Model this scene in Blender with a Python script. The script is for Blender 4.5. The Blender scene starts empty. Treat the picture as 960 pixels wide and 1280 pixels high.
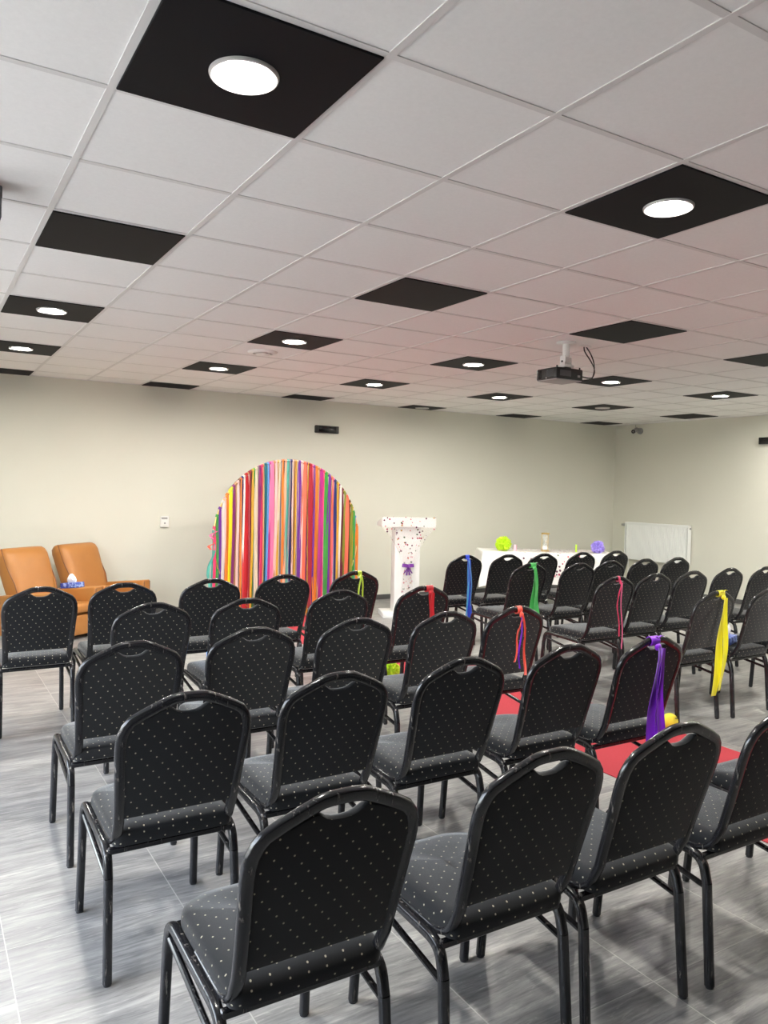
import bpy, bmesh, math, random
from mathutils import Vector, Matrix, noise
random.seed(7)
S = bpy.context.scene
COL = S.collection
PI = math.pi
HC = 2.7558          # ceiling height
YW = 7.035           # front wall
XR = 9.90            # right wall
XL = -1.9            # left wall
YB = -8.4            # unseen back wall, set far off to dim the chair backs

# ------------------------------------------------------------------ materials
def lin(c):
    return tuple((v/12.92 if v <= .04045 else ((v+.055)/1.055)**2.4) for v in c)

def rgb(r, g, b):
    return lin((r/255, g/255, b/255)) + (1,)

def mat(name, col, rough=.5, metal=0, **kw):
    m = bpy.data.materials.new(name); m.use_nodes = True
    b = m.node_tree.nodes['Principled BSDF']
    b.inputs['Base Color'].default_value = col
    b.inputs['Roughness'].default_value = rough
    b.inputs['Metallic'].default_value = metal
    for k, v in kw.items():
        b.inputs[k.replace('_', ' ')].default_value = v
    return m

class NT:
    def __init__(s, m):
        s.m = m; s.t = m.node_tree; s.b = s.t.nodes['Principled BSDF']
    def n(s, typ, **kw):
        o = s.t.nodes.new(typ)
        for k, v in kw.items(): setattr(o, k, v)
        return o
    def l(s, a, b): s.t.links.new(a, b)
    def math(s, op, a, b=None, c=None):
        o = s.n('ShaderNodeMath', operation=op)
        for i, v in enumerate((a, b, c)):
            if v is None: continue
            if isinstance(v, (int, float)): o.inputs[i].default_value = v
            else: s.l(v, o.inputs[i])
        return o.outputs[0]
    def mix(s, f, a, b):
        o = s.n('ShaderNodeMix', data_type='RGBA')
        for i, v in ((0, f), (6, a), (7, b)):
            if isinstance(v, (int, float, tuple)): o.inputs[i].default_value = v
            else: s.l(v, o.inputs[i])
        return o.outputs[2]
    def noise(s, scale, detail=2, vec=None, rough=.5):
        o = s.n('ShaderNodeTexNoise'); o.inputs['Scale'].default_value = scale
        o.inputs['Detail'].default_value = detail; o.inputs['Roughness'].default_value = rough
        if vec is not None: s.l(vec, o.inputs['Vector'])
        return o.outputs['Fac']
    def ramp(s, fac, stops):
        o = s.n('ShaderNodeValToRGB'); e = o.color_ramp.elements
        while len(e) < len(stops): e.new(.5)
        for q, (p, c) in zip(e, stops): q.position = p; q.color = c
        s.l(fac, o.inputs[0]); return o.outputs[0]
    def bump(s, h, strength=.2, dist=.002):
        o = s.n('ShaderNodeBump'); o.inputs['Strength'].default_value = strength
        o.inputs['Distance'].default_value = dist
        s.l(h, o.inputs['Height']); s.l(o.outputs[0], s.b.inputs['Normal'])

def wall_mat(name, col):
    m = mat(name, col, .75); t = NT(m)
    g = t.n('ShaderNodeNewGeometry')
    n = t.noise(1.3, 4, g.outputs['Position'])
    t.l(t.mix(n, tuple(c*.96 for c in col[:3])+(1,), tuple(min(1, c*1.03) for c in col[:3])+(1,)), t.b.inputs['Base Color'])
    t.bump(t.noise(180, 2, g.outputs['Position']), .08, .001)
    return m

M = {}
M['wall'] = wall_mat('cream_wall_paint', (.69, .685, .60, 1))
M['dark_wall'] = wall_mat('bounce_damping_dark_wall', (.09, .09, .095, 1))  # unseen back wall made dark to keep bounce light off the chair backs
M['white'] = mat('white_satin', (.76, .76, .745, 1), .35)
M['white_plastic'] = mat('white_plastic', (.8, .8, .78, 1), .4)
M['grey_plastic'] = mat('grey_plastic', (.33, .33, .33, 1), .5)
M['dark_grey'] = mat('dark_grey_plastic', (.09, .09, .095, 1), .5)
M['black_plastic'] = mat('black_plastic', (.012, .012, .013, 1), .35)
M['black_gloss'] = mat('black_gloss', (.008, .008, .009, 1), .12)
M['black_tile'] = mat('black_ceiling_tile', (.0065, .007, .009, 1), .6, Specular_IOR_Level=.12)
M['cable'] = mat('black_cable', (.01, .01, .01, 1), .4)
M['skirting'] = mat('grey_skirting_tile', (.085, .085, .085, 1), .35)
M['grid'] = mat('white_ceiling_grid', (.68, .67, .66, 1), .45)
M['chrome'] = mat('brushed_metal', (.7, .7, .68, 1), .25, 1)
M['radiator'] = mat('radiator_enamel', (.88, .90, .88, 1), .35)
M['gold'] = mat('gold_metal', (.75, .52, .2, 1), .3, 1)
M['ground'] = mat('outdoor_paving', (.35, .34, .32, 1), .9)
M['frame_alu'] = mat('window_aluminium', (.12, .12, .13, 1), .4, .5)

# ceiling tile: fine mineral-fibre speckle
m = mat('mineral_ceiling_tile', (.78, .765, .75, 1), .85); t = NT(m)
g = t.n('ShaderNodeNewGeometry')
t.l(t.mix(t.noise(60, 5, g.outputs['Position'], .7), (.79, .785, .775, 1), (.89, .885, .875, 1)), t.b.inputs['Base Color'])
t.bump(t.noise(120, 3, g.outputs['Position']), .15, .001)
M['ceiling'] = m

# floor: grey stone-look tiles with streaks running across the room and pale joints
m = mat('streaked_grey_floor_tile', (.2, .2, .2, 1), .32); t = NT(m)
g = t.n('ShaderNodeNewGeometry'); sp = t.n('ShaderNodeSeparateXYZ'); t.l(g.outputs['Position'], sp.inputs[0])
X0, Y0 = .377, -.771
ix = t.math('FLOOR', t.math('DIVIDE', t.math('SUBTRACT', sp.outputs[0], X0), .6))
iy = t.math('FLOOR', t.math('DIVIDE', t.math('SUBTRACT', sp.outputs[1], Y0), 1.2))
wn = t.n('ShaderNodeTexWhiteNoise', noise_dimensions='2D')
cb = t.n('ShaderNodeCombineXYZ'); t.l(ix, cb.inputs[0]); t.l(iy, cb.inputs[1]); t.l(cb.outputs[0], wn.inputs['Vector'])
off = t.n('ShaderNodeVectorMath', operation='SCALE'); t.l(wn.outputs['Color'], off.inputs[0]); off.inputs['Scale'].default_value = 7
ad = t.n('ShaderNodeVectorMath', operation='ADD'); t.l(g.outputs['Position'], ad.inputs[0]); t.l(off.outputs[0], ad.inputs[1])
# slow warp keeps the streaks from being ruler straight
wp = t.n('ShaderNodeTexNoise'); wp.inputs['Scale'].default_value = 1.6; wp.inputs['Detail'].default_value = 2
t.l(ad.outputs[0], wp.inputs['Vector'])
ws = t.n('ShaderNodeVectorMath', operation='SCALE'); t.l(wp.outputs['Color'], ws.inputs[0]); ws.inputs['Scale'].default_value = .07
ad2 = t.n('ShaderNodeVectorMath', operation='ADD'); t.l(ad.outputs[0], ad2.inputs[0]); t.l(ws.outputs[0], ad2.inputs[1])
mp = t.n('ShaderNodeMapping'); mp.inputs['Scale'].default_value = (1.5, 9, 1); mp.inputs['Rotation'].default_value = (0, 0, .05)
t.l(ad2.outputs[0], mp.inputs['Vector'])
n1 = t.noise(1.5, 9, mp.outputs[0], .66)
mp2 = t.n('ShaderNodeMapping'); mp2.inputs['Scale'].default_value = (5.5, 70, 1); t.l(ad2.outputs[0], mp2.inputs['Vector'])
n2 = t.noise(1.3, 5, mp2.outputs[0], .65)
big = t.noise(1.3, 3, ad.outputs[0])
mp3 = t.n('ShaderNodeMapping'); mp3.inputs['Scale'].default_value = (1.1, 7.5, 1); mp3.inputs['Location'].default_value = (3, 8, 1)
mp3.inputs['Rotation'].default_value = (0, 0, -.12); t.l(ad2.outputs[0], mp3.inputs['Vector'])
n3 = t.noise(1.7, 7, mp3.outputs[0], .6)
vein = t.math('SUBTRACT', 1, t.math('MINIMUM', 1, t.math('MULTIPLY', t.math('ABSOLUTE', t.math('SUBTRACT', n3, .53)), 70)))
vein = t.math('MULTIPLY', vein, t.ramp(n2, [(.4, (0, 0, 0, 1)), (.62, (1, 1, 1, 1))]))
c1 = t.ramp(n1, [(.26, (.13, .13, .132, 1)), (.44, (.235, .233, .231, 1)), (.58, (.325, .32, .313, 1)), (.76, (.47, .46, .445, 1))])
fine = t.ramp(n2, [(.32, (.52, .52, .53, 1)), (.48, (.92, .92, .92, 1)), (.62, (1.1, 1.09, 1.08, 1)), (.74, (1.7, 1.66, 1.6, 1))])
mm = t.n('ShaderNodeMix', data_type='RGBA', blend_type='MULTIPLY'); mm.inputs[0].default_value = .75
t.l(c1, mm.inputs[6]); t.l(fine, mm.inputs[7])
m2 = t.n('ShaderNodeMix', data_type='RGBA', blend_type='MULTIPLY'); m2.inputs[0].default_value = .6
t.l(mm.outputs[2], m2.inputs[6]); t.l(t.ramp(big, [(.3, (.75, .75, .77, 1)), (.7, (1.25, 1.24, 1.2, 1))]), m2.inputs[7])
m3 = t.n('ShaderNodeMix', data_type='RGBA'); t.l(t.math('MULTIPLY', vein, .6), m3.inputs[0]); t.l(m2.outputs[2], m3.inputs[6]); m3.inputs[7].default_value = (.5, .48, .45, 1)
def joint(coord, o, period, w):
    q = t.math('DIVIDE', t.math('SUBTRACT', coord, o), period)
    fr = t.math('ABSOLUTE', t.math('SUBTRACT', q, t.math('ROUND', q)))
    return t.math('LESS_THAN', fr, w/period)
j = t.math('MAXIMUM', joint(sp.outputs[0], X0, .6, .0019), joint(sp.outputs[1], Y0, 1.2, .0016))
t.l(t.mix(j, m3.outputs[2], (.46, .45, .43, 1)), t.b.inputs['Base Color'])
t.l(t.math('ADD', t.math('MULTIPLY', n1, .2), .24), t.b.inputs['Roughness'])
t.bump(n2, .12, .001)
M['floor'] = m

# carpet runner: red needle felt
m = mat('red_felt_carpet', (.5, .02, .035, 1), .95); t = NT(m)
g = t.n('ShaderNodeNewGeometry')
t.l(t.mix(t.noise(220, 3, g.outputs['Position']), (.34, .022, .034, 1), (.48, .038, .055, 1)), t.b.inputs['Base Color'])
t.bump(t.noise(400, 2, g.outputs['Position']), .5, .002)
M['carpet'] = m

# chair cloth: near-black weave with small gold dots in staggered rows (UVs in metres)
def dotted(name, base):
    m = mat(name, base, .9); t = NT(m)
    t.b.inputs['Specular IOR Level'].default_value = .15
    t.b.inputs['Sheen Weight'].default_value = .35
    t.b.inputs['Sheen Roughness'].default_value = .4
    uv = t.n('ShaderNodeUVMap'); uv.uv_map = 'UVMap'
    s = t.n('ShaderNodeSeparateXYZ'); t.l(uv.outputs[0], s.inputs[0])
    rr = t.math('DIVIDE', s.outputs[1], .0245); n = t.math('ROUND', rr)
    fv = t.math('MULTIPLY', t.math('SUBTRACT', rr, n), .0245)
    tt = t.math('ADD', t.math('DIVIDE', s.outputs[0], .047), t.math('MULTIPLY', n, .43))
    fu = t.math('MULTIPLY', t.math('SUBTRACT', tt, t.math('ROUND', tt)), .047)
    d = t.math('SQRT', t.math('ADD', t.math('MULTIPLY', fu, fu), t.math('MULTIPLY', fv, fv)))
    dot = t.math('LESS_THAN', d, .0025)
    w = t.noise(900, 2, uv.outputs[0])
    cl = t.mix(w, tuple(c*.7 for c in base[:3])+(1,), tuple(c*1.4 for c in base[:3])+(1,))
    t.l(t.mix(dot, cl, (.33, .305, .23, 1)), t.b.inputs['Base Color'])
    t.l(t.math('SUBTRACT', .35, t.math('MULTIPLY', dot, .35)), t.b.inputs['Sheen Weight'])
    t.bump(w, .3, .001)
    return m
M['cloth'] = dotted('black_dotted_cloth', (.0115, .012, .0135, 1))

# chair frame: gloss black enamel scuffed to grey metal on ridges, brightened to imitate highlights
m = mat('scuffed_glinting_black_enamel', (.012, .012, .014, 1), .25); t = NT(m)
tc = t.n('ShaderNodeTexCoord')
mp = t.n('ShaderNodeMapping'); mp.inputs['Scale'].default_value = (60, 60, 9); t.l(tc.outputs['Object'], mp.inputs['Vector'])
n = t.noise(1, 6, mp.outputs[0], .7)
f_ = t.ramp(n, [(.60, (0, 0, 0, 1)), (.68, (1, 1, 1, 1))])
fb = t.n('ShaderNodeRGBToBW'); t.l(f_, fb.inputs[0])
fac = t.math('MULTIPLY', fb.outputs[0], .55)
t.l(t.mix(fac, (.012, .012, .014, 1), (.30, .27, .24, 1)), t.b.inputs['Base Color'])
t.l(t.math('ADD', t.math('MULTIPLY', n, .2), .08), t.b.inputs['Roughness'])
M['enamel'] = m

# tan leather
m = mat('tan_leather', (.58, .25, .055, 1), .42); t = NT(m)
tc = t.n('ShaderNodeTexCoord')
t.l(t.mix(t.noise(4, 4, tc.outputs['Object']), (.36, .145, .033, 1), (.47, .20, .05, 1)), t.b.inputs['Base Color'])
v = t.n('ShaderNodeTexVoronoi'); v.inputs['Scale'].default_value = 130; t.l(tc.outputs['Object'], v.inputs['Vector'])
t.bump(v.outputs['Distance'], .15, .002)
M['leather'] = m
M['piping'] = mat('brown_piping', (.2, .075, .025, 1), .45)

# table cloth
m = mat('white_tablecloth', (.83, .81, .78, 1), .8); t = NT(m)
g = t.n('ShaderNodeNewGeometry')
t.bump(t.noise(500, 2, g.outputs['Position']), .2, .001)
M['tablecloth'] = m

# confetti tulle: sheer net scattered with coloured specks
def confetti(name, scale, sheer):
    m = mat(name, (.9, .88, .88, 1), .7); t = NT(m)
    g = t.n('ShaderNodeNewGeometry')
    v = t.n('ShaderNodeTexVoronoi'); v.inputs['Scale'].default_value = scale; v.inputs['Randomness'].default_value = .9
    t.l(g.outputs['Position'], v.inputs['Vector'])
    sp = t.math('LESS_THAN', v.outputs['Distance'], .31)
    s = t.n('ShaderNodeSeparateColor'); t.l(v.outputs['Color'], s.inputs[0])
    keep = t.math('LESS_THAN', s.outputs[1], .55)
    dot = t.math('MULTIPLY', sp, keep)
    o = t.n('ShaderNodeValToRGB'); o.color_ramp.interpolation = 'CONSTANT'
    cs = [(0, (.28, .01, .06, 1)), (.25, (.08, .015, .05, 1)), (.5, (.45, .06, .08, 1)), (.66, (.04, .08, .03, 1)), (.8, (.35, .18, .03, 1)), (.9, (.5, .12, .18, 1))]
    e = o.color_ramp.elements
    while len(e) < len(cs): e.new(.5)
    for q, (p, c) in zip(e, cs): q.position = p; q.color = c
    t.l(s.outputs[0], o.inputs[0])
    t.l(t.mix(dot, (.9, .87, .86, 1), o.outputs[0]), t.b.inputs['Base Color'])
    t.l(t.math('ADD', sheer, t.math('MULTIPLY', dot, 1-sheer)), t.b.inputs['Alpha'])
    return m
M['tulle'] = confetti('confetti_tulle', 27, .24)
M['tulle_table'] = confetti('confetti_tulle_table', 19, .25)

def glass_mat(name, tint, alpha):
    m = mat(name, tint, .03); m.node_tree.nodes['Principled BSDF'].inputs['Alpha'].default_value = alpha
    return m
M['glass'] = glass_mat('clear_glass', (.9, .93, .93, 1), .22)
M['pane'] = glass_mat('window_pane_glass', (.85, .9, .9, 1), .06)
M['lens'] = mat('lamp_diffuser', (.9, .9, .88, 1), .5, Emission_Color=(1, .965, .885, 1), Emission_Strength=225.0)
M['lens_off'] = mat('unlit_lamp_diffuser', (.55, .55, .53, 1), .3)
M['trim'] = mat('lamp_trim', (.55, .53, .52, 1), .4, 0)
M['tissue'] = mat('white_tissue', (.9, .9, .9, 1), .9)
m = mat('blue_patterned_card', (.04, .09, .42, 1), .5); t = NT(m)
tc = t.n('ShaderNodeTexCoord')
t.l(t.mix(t.ramp(t.noise(28, 2, tc.outputs['Object']), [(.52, (0, 0, 0, 1)), (.6, (1, 1, 1, 1))]), (.04, .08, .40, 1), (.30, .42, .80, 1)), t.b.inputs['Base Color'])
M['box_blue'] = m
M['box_light'] = mat('light_blue_card', (.10, .30, .75, 1), .5)
M['wax_pink'] = mat('pink_wax', (.75, .45, .55, 1), .5)
M['wax_green'] = mat('lime_wax', (.50, .75, .05, 1), .45)
M['sand'] = mat('white_sand', (.85, .83, .8, 1), .9)
M['pom_lime'] = mat('lime_tissue_paper', (.60, .82, .03, 1), .8)
M['pom_lime2'] = mat('lime_green_tissue_paper', (.52, .72, .03, 1), .8)
M['pom_lilac'] = mat('lilac_tissue_paper', (.42, .33, .82, 1), .8)
m = mat('yellow_wound_wool', (.80, .66, .05, 1), .9); t = NT(m)
M['wool'] = m

def satin(name, c, rough=.38):
    m = mat(name, c, rough); t = NT(m)
    tc = t.n('ShaderNodeTexCoord')
    mp = t.n('ShaderNodeMapping'); mp.inputs['Scale'].default_value = (60, 60, 2.5); t.l(tc.outputs['Object'], mp.inputs['Vector'])
    n = t.noise(1, 3, mp.outputs[0])
    t.l(t.mix(n, tuple(v*.72 for v in c[:3])+(1,), tuple(min(1, v*1.25) for v in c[:3])+(1,)), t.b.inputs['Base Color'])
    t.b.inputs['Sheen Weight'].default_value = .2
    return m
RC = dict(red=(205, 35, 45), crimson=(165, 25, 45), coral=(238, 110, 85), orange=(225, 125, 35), peach=(235, 170, 140), tan=(190, 145, 95),
          gold=(215, 165, 40), yellow=(245, 220, 30), lime=(190, 205, 40), green=(60, 150, 60), olive=(135, 140, 45), teal=(35, 120, 135),
          aqua=(90, 180, 165), sky=(95, 150, 215), navy=(30, 40, 110), blue=(38, 75, 220), purple=(110, 35, 145), violet=(135, 25, 210),
          plum=(125, 35, 100), magenta=(180, 40, 135), pink=(240, 120, 165), rose=(230, 60, 110), blush=(228, 188, 182), cream=(212, 196, 170),
          white=(222, 216, 210), grey=(140, 130, 140), brown=(110, 60, 40), maroon=(110, 20, 50), black=(25, 22, 25), bright_green=(90, 210, 110),
          bright_yellow=(255, 243, 30), lime_yellow=(205, 225, 70), cyan=(90, 180, 235), neon=(250, 90, 70))
SAT = {}
def sat(n):
    if n not in SAT: SAT[n] = satin(n+'_satin', tuple(v*.86 for v in rgb(*RC[n])[:3])+(1,))
    return SAT[n]

# ------------------------------------------------------------------ mesh helpers
def link(name, bm, mats, parent=None, smooth=35, loc=None, rz=0):
    me = bpy.data.meshes.new(name)
    bmesh.ops.recalc_face_normals(bm, faces=bm.faces[:])
    bm.to_mesh(me); bm.free()
    for q in (mats if isinstance(mats, (list, tuple)) else [mats]): me.materials.append(q)
    if smooth:
        for p in me.polygons: p.use_smooth = True
        me.set_sharp_from_angle(angle=math.radians(smooth))
    o = bpy.data.objects.new(name, me); COL.objects.link(o)
    if parent: o.parent = parent
    if loc: o.location = loc
    if rz: o.rotation_euler.z = rz
    return o

def thing(name, label, cat, loc=(0, 0, 0), rz=0, group=None):
    o = bpy.data.objects.new(name, None); COL.objects.link(o)
    o.empty_display_size = .05
    o.location = loc; o.rotation_euler.z = rz
    o['label'] = label; o['category'] = cat
    if group: o['group'] = group
    return o

def tag(o, label, cat, group=None):
    o['label'] = label; o['category'] = cat
    if group: o['group'] = group
    return o

def struct(name, bm, mats, smooth=0, parent=None):
    o = link(name, bm, mats, parent, smooth)
    if parent is None: o['kind'] = 'structure'
    return o

def box(bm, x0, x1, y0, y1, z0, z1, bev=0, seg=2, mi=0, mtx=None):
    r = bmesh.ops.create_cube(bm, size=1)
    vs = r['verts']
    bmesh.ops.scale(bm, verts=vs, vec=(x1-x0, y1-y0, z1-z0))
    bmesh.ops.translate(bm, verts=vs, vec=((x0+x1)/2, (y0+y1)/2, (z0+z1)/2))
    fs = list({f for v in vs for f in v.link_faces})
    if bev:
        es = list({e for v in vs for e in v.link_edges})
        r2 = bmesh.ops.bevel(bm, geom=es, offset=bev, segments=seg, affect='EDGES', profile=.5)
        vs = list({v for f in r2['faces'] for v in f.verts} | {v for v in vs if v.is_valid})
        fs = list({f for v in vs for f in v.link_faces})
    for f in fs: f.material_index = mi
    if mtx is not None:
        bmesh.ops.transform(bm, matrix=mtx, verts=vs)
    return vs

def cyl(bm, p0, p1, r0, r1=None, seg=16, mi=0, caps=True):
    p0, p1 = Vector(p0), Vector(p1); r1 = r0 if r1 is None else r1
    d = (p1-p0); q = d.to_track_quat('Z', 'Y').to_matrix().to_4x4()
    r = bmesh.ops.create_cone(bm, cap_ends=caps, segments=seg, radius1=max(r0, 1e-5), radius2=max(r1, 1e-5), depth=d.length,
                              matrix=Matrix.Translation((p0+p1)/2) @ q)
    for f in {f for v in r['verts'] for f in v.link_faces}: f.material_index = mi
    return r['verts']

def lathe(bm, prof, seg=24, c=(0, 0, 0), mi=0):
    rings = []
    for (rad, z) in prof:
        rings.append([bm.verts.new((c[0]+rad*math.cos(2*PI*k/seg), c[1]+rad*math.sin(2*PI*k/seg), c[2]+z)) for k in range(seg)])
    for a, b in zip(rings, rings[1:]):
        for k in range(seg):
            f = bm.faces.new((a[k], a[(k+1) % seg], b[(k+1) % seg], b[k])); f.material_index = mi
    for rr, rv in ((rings[0], True), (rings[-1], False)):
        f = bm.faces.new(rr[::-1] if rv else rr); f.material_index = mi
    bmesh.ops.remove_doubles(bm, verts=[v for r in rings for v in r], dist=1e-6)

def smooth_path(pts, rad, seg=5):
    """polyline with its inner corners rounded by quadratic arcs of reach rad"""
    P = [Vector(p) for p in pts]; out = [P[0]]
    for i in range(1, len(P)-1):
        a, b, c = P[i-1], P[i], P[i+1]
        rr = rad[i-1] if isinstance(rad, (list, tuple)) else rad
        r1 = min(rr, (a-b).length*.49); r2 = min(rr, (c-b).length*.49)
        s, e = b+(a-b).normalized()*r1, b+(c-b).normalized()*r2
        for k in range(seg+1):
            u = k/seg; out.append(s*(1-u)**2 + b*2*u*(1-u) + e*u*u)
    out.append(P[-1]); return out

def sweep(bm, path, prof, n0=(0, 0, 1), closed=False, mi=0, caps=True):
    """sweep profile (list of (a,b)) along path; b axis starts along n0, kept rotation-minimising"""
    P = [Vector(p) for p in path]; N = len(P); rings = []
    nrm = Vector(n0)
    for i in range(N):
        if closed: tg = P[(i+1) % N]-P[i-1]
        else: tg = P[min(i+1, N-1)]-P[max(i-1, 0)]
        tg.normalize()
        nrm = (nrm - tg*nrm.dot(tg)).normalized()
        bi = tg.cross(nrm)
        rings.append([bm.verts.new(P[i]+bi*a+nrm*b) for a, b in prof])
    K = len(prof)
    for i in range(N if closed else N-1):
        A, B = rings[i], rings[(i+1) % N]
        for k in range(K):
            f = bm.faces.new((A[k], A[(k+1) % K], B[(k+1) % K], B[k])); f.material_index = mi
    if not closed and caps:
        bm.faces.new(rings[0][::-1]).material_index = mi; bm.faces.new(rings[-1]).material_index = mi

def circ(r, n=10, r2=None):
    r2 = r if r2 is None else r2
    return [(r*math.cos(2*PI*k/n), r2*math.sin(2*PI*k/n)) for k in range(n)]

def box_uv(bm):
    uv = bm.loops.layers.uv.new('UVMap')
    bm.normal_update()
    for f in bm.faces:
        n = f.normal; ax = max(range(3), key=lambda k: abs(n[k]))
        for l in f.loops:
            c = l.vert.co
            l[uv].uv = ((c.y, c.z), (c.x, c.z), (c.x, c.y))[ax]

# ------------------------------------------------------------------ room
bm = bmesh.new(); box(bm, XL, XR, YB, YW, -.08, 0); struct('floor', bm, M['floor'])
bm = bmesh.new(); box(bm, XL, XR, YB, YW, HC, HC+.08); struct('ceiling', bm, M['ceiling'])
bm = bmesh.new(); box(bm, XL-.2, XR+.2, YW, YW+.2, -.08, HC+.08); struct('wall_front', bm, M['wall'])
bm = bmesh.new(); box(bm, XR, XR+.2, YB, YW, -.08, HC+.08); struct('wall_right', bm, M['wall'])
bm = bmesh.new(); box(bm, XL-.2, XR+.2, YB-.2, YB, -.08, HC+.08); struct('wall_back', bm, M['dark_wall'])
WINS = [(-1.4, 1.2), (1.6, 3.6)]; WZ = (.25, 2.45)
bm = bmesh.new(); ys = YB
for (a, b) in WINS:
    box(bm, XL-.2, XL, ys, a, -.08, HC+.08)
    box(bm, XL-.2, XL, a, b, -.08, WZ[0]); box(bm, XL-.2, XL, a, b, WZ[1], HC+.08); ys = b
box(bm, XL-.2, XL, ys, YW, -.08, HC+.08); struct('wall_left', bm, M['wall'])
for k, (a, b) in enumerate(WINS):
    bm = bmesh.new(); w = .06; x0, x1 = XL-.13, XL-.06
    box(bm, x0, x1, a, b, WZ[0], WZ[0]+w); box(bm, x0, x1, a, b, WZ[1]-w, WZ[1])
    for q in (a, (a+b)/2-w/2, b-w): box(bm, x0, x1, q, q+w, WZ[0]+w, WZ[1]-w)
    fr = struct('window_%d' % (k+1), bm, M['frame_alu'])
    bm = bmesh.new()
    for c, d in ((a+w, (a+b)/2-w/2), ((a+b)/2+w/2, b-w)): box(bm, XL-.1, XL-.092, c, d, WZ[0]+w, WZ[1]-w)
    link('pane', bm, M['pane'], fr, 0)
bm = bmesh.new(); box(bm, XL-40, XL-.2, -40, 40, -.2, -.1); struct('ground', bm, M['ground'])
bm = bmesh.new(); box(bm, XL, XR, YW-.012, YW, 0, .07, .003, 1); struct('baseboard_front', bm, M['skirting'])
bm = bmesh.new(); box(bm, XR-.012, XR, YB, YW-.012, 0, .07, .003, 1); struct('baseboard_right', bm, M['skirting'])
bm = bmesh.new(); box(bm, XL, XL+.012, YB, YW-.012, 0, .07, .003, 1); struct('baseboard_left', bm, M['skirting'])
bm = bmesh.new(); box(bm, XL+.012, XR-.012, YB, YB+.012, 0, .07, .003, 1); struct('baseboard_back', bm, M['skirting'])
# T-bar grid under the tiles
bm = bmesh.new()
for i in range(-3, 17):
    x = i*.6
    if XL < x < XR: box(bm, x-.012, x+.012, YB, YW, HC-.0035, HC)
for jj in range(-13, 12):
    y = jj*.6
    if YB < y < YW: box(bm, XL, XR, y-.012, y+.012, HC-.003, HC)
box(bm, XL, XR, YW-.022, YW, HC-.005, HC); box(bm, XR-.022, XR, YB, YW, HC-.005, HC)
struct('trim_1', bm, M['grid'])

# black ceiling tiles and downlights
ORD = ['first', 'second', 'third', 'fourth', 'fifth', 'sixth', 'seventh']
ROWN = {-1: 'ceiling row nearest the viewer', 2: 'second ceiling row from the viewer, without lamps', 5: 'third ceiling row from the viewer',
        8: 'fourth ceiling row from the viewer', 11: 'last ceiling row along the front wall'}
tile_rows = {-1: [0, 3], 2: [0, 3, 6, 9], 5: [0, 3, 6, 9, 12], 8: [0, 3, 6, 9, 12, 15], 11: [0, 3, 6, 9, 12, 15]}
lit = {(-1, 0), (-1, 3), (5, 0), (5, 3), (5, 6), (5, 9), (5, 12), (8, 0), (8, 3), (8, 6), (8, 9)}
unlit = {(8, 12), (11, 9)}
bm = bmesh.new(); box(bm, -.288, .288, -.288, .288, -.009, 0, .002, 1); tile0 = link('black_ceiling_tile', bm, M['black_tile'], None, 0)
bm = bmesh.new(); d11 = (YW-6.6-.036)/2; box(bm, -.288, .288, -d11, d11, -.009, 0, .002, 1); tile_cut = link('black_ceiling_tile', bm, M['black_tile'], None, 0)
def downlight(on):
    o = thing('downlight', '', 'ceiling light', group='round downlights in the ceiling')
    bm = bmesh.new(); lathe(bm, [(.070, -.0015), (.088, -.0085), (.0925, -.0095), (.097, -.007), (.099, -.002), (.099, 0), (.070, 0)], 40)
    link('trim_ring', bm, M['trim'], o)
    bm = bmesh.new(); lathe(bm, [(.001, -.0055), (.045, -.0045), (.0695, -.0015), (.0695, -.0005), (.001, -.0005)], 40)
    link('diffuser', bm, M['lens'] if on else M['lens_off'], o)
    return o
first = {}
def dup(root):
    r = root.copy(); COL.objects.link(r)
    for ch in root.children:
        c = ch.copy(); COL.objects.link(c); c.parent = r
        for gch in ch.children:
            d = gch.copy(); COL.objects.link(d); d.parent = c
    return r
used = set()
for row, cols in tile_rows.items():
    for k, i in enumerate(cols):
        src = tile_cut if row == 11 else tile0
        o = src if src not in used else src.copy()
        if src in used: COL.objects.link(o)
        used.add(src)
        cy = (6.6+.012+d11+.003) if row == 11 else row*.6+.3
        if row == 11: cy = (6.6+.012+YW-.022)/2
        o.location = (i*.6+.3, cy, HC)
        kind = 'with a lit lamp' if (row, i) in lit else ('with an unlit lamp' if (row, i) in unlit else 'without a lamp')
        tag(o, 'black ceiling tile %s, %s from left in the %s' % (kind, ORD[k], ROWN[row].replace(', without lamps', '')), 'ceiling tile', 'black ceiling tiles')
        if (row, i) in lit or (row, i) in unlit:
            on = (row, i) in lit
            if on not in first: first[on] = downlight(on); dl = first[on]
            else: dl = dup(first[on])
            dl.location = (i*.6+.3, cy, HC-.009)
            order = [c for c in cols if ((row, c) in lit) == on and ((row, c) in lit or (row, c) in unlit)].index(i)
            if on: dl['label'] = 'lit round downlight, %s from left in the %s' % (ORD[order], ROWN[row].replace('from the viewer', 'from viewer'))
            else: dl['label'] = 'unlit round downlight in a black tile of the %s' % ROWN[row]

# the same lamp pattern carried on beside and behind the viewer: unseen lamps added to brighten the right
for (i, jj) in ((6, -1), (9, -1), (12, -1), (15, -1), (15, 5), (12, -4)):
    o = tile0.copy(); COL.objects.link(o); o.location = (i*.6+.3, jj*.6+.3, HC)
    tag(o, 'black ceiling tile with an added lit lamp outside the photo', 'ceiling tile', 'black ceiling tiles')
    dl = dup(first[True]); dl.location = (i*.6+.3, jj*.6+.3, HC-.009)
    dl['label'] = 'lit round downlight added outside the photo'

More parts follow.
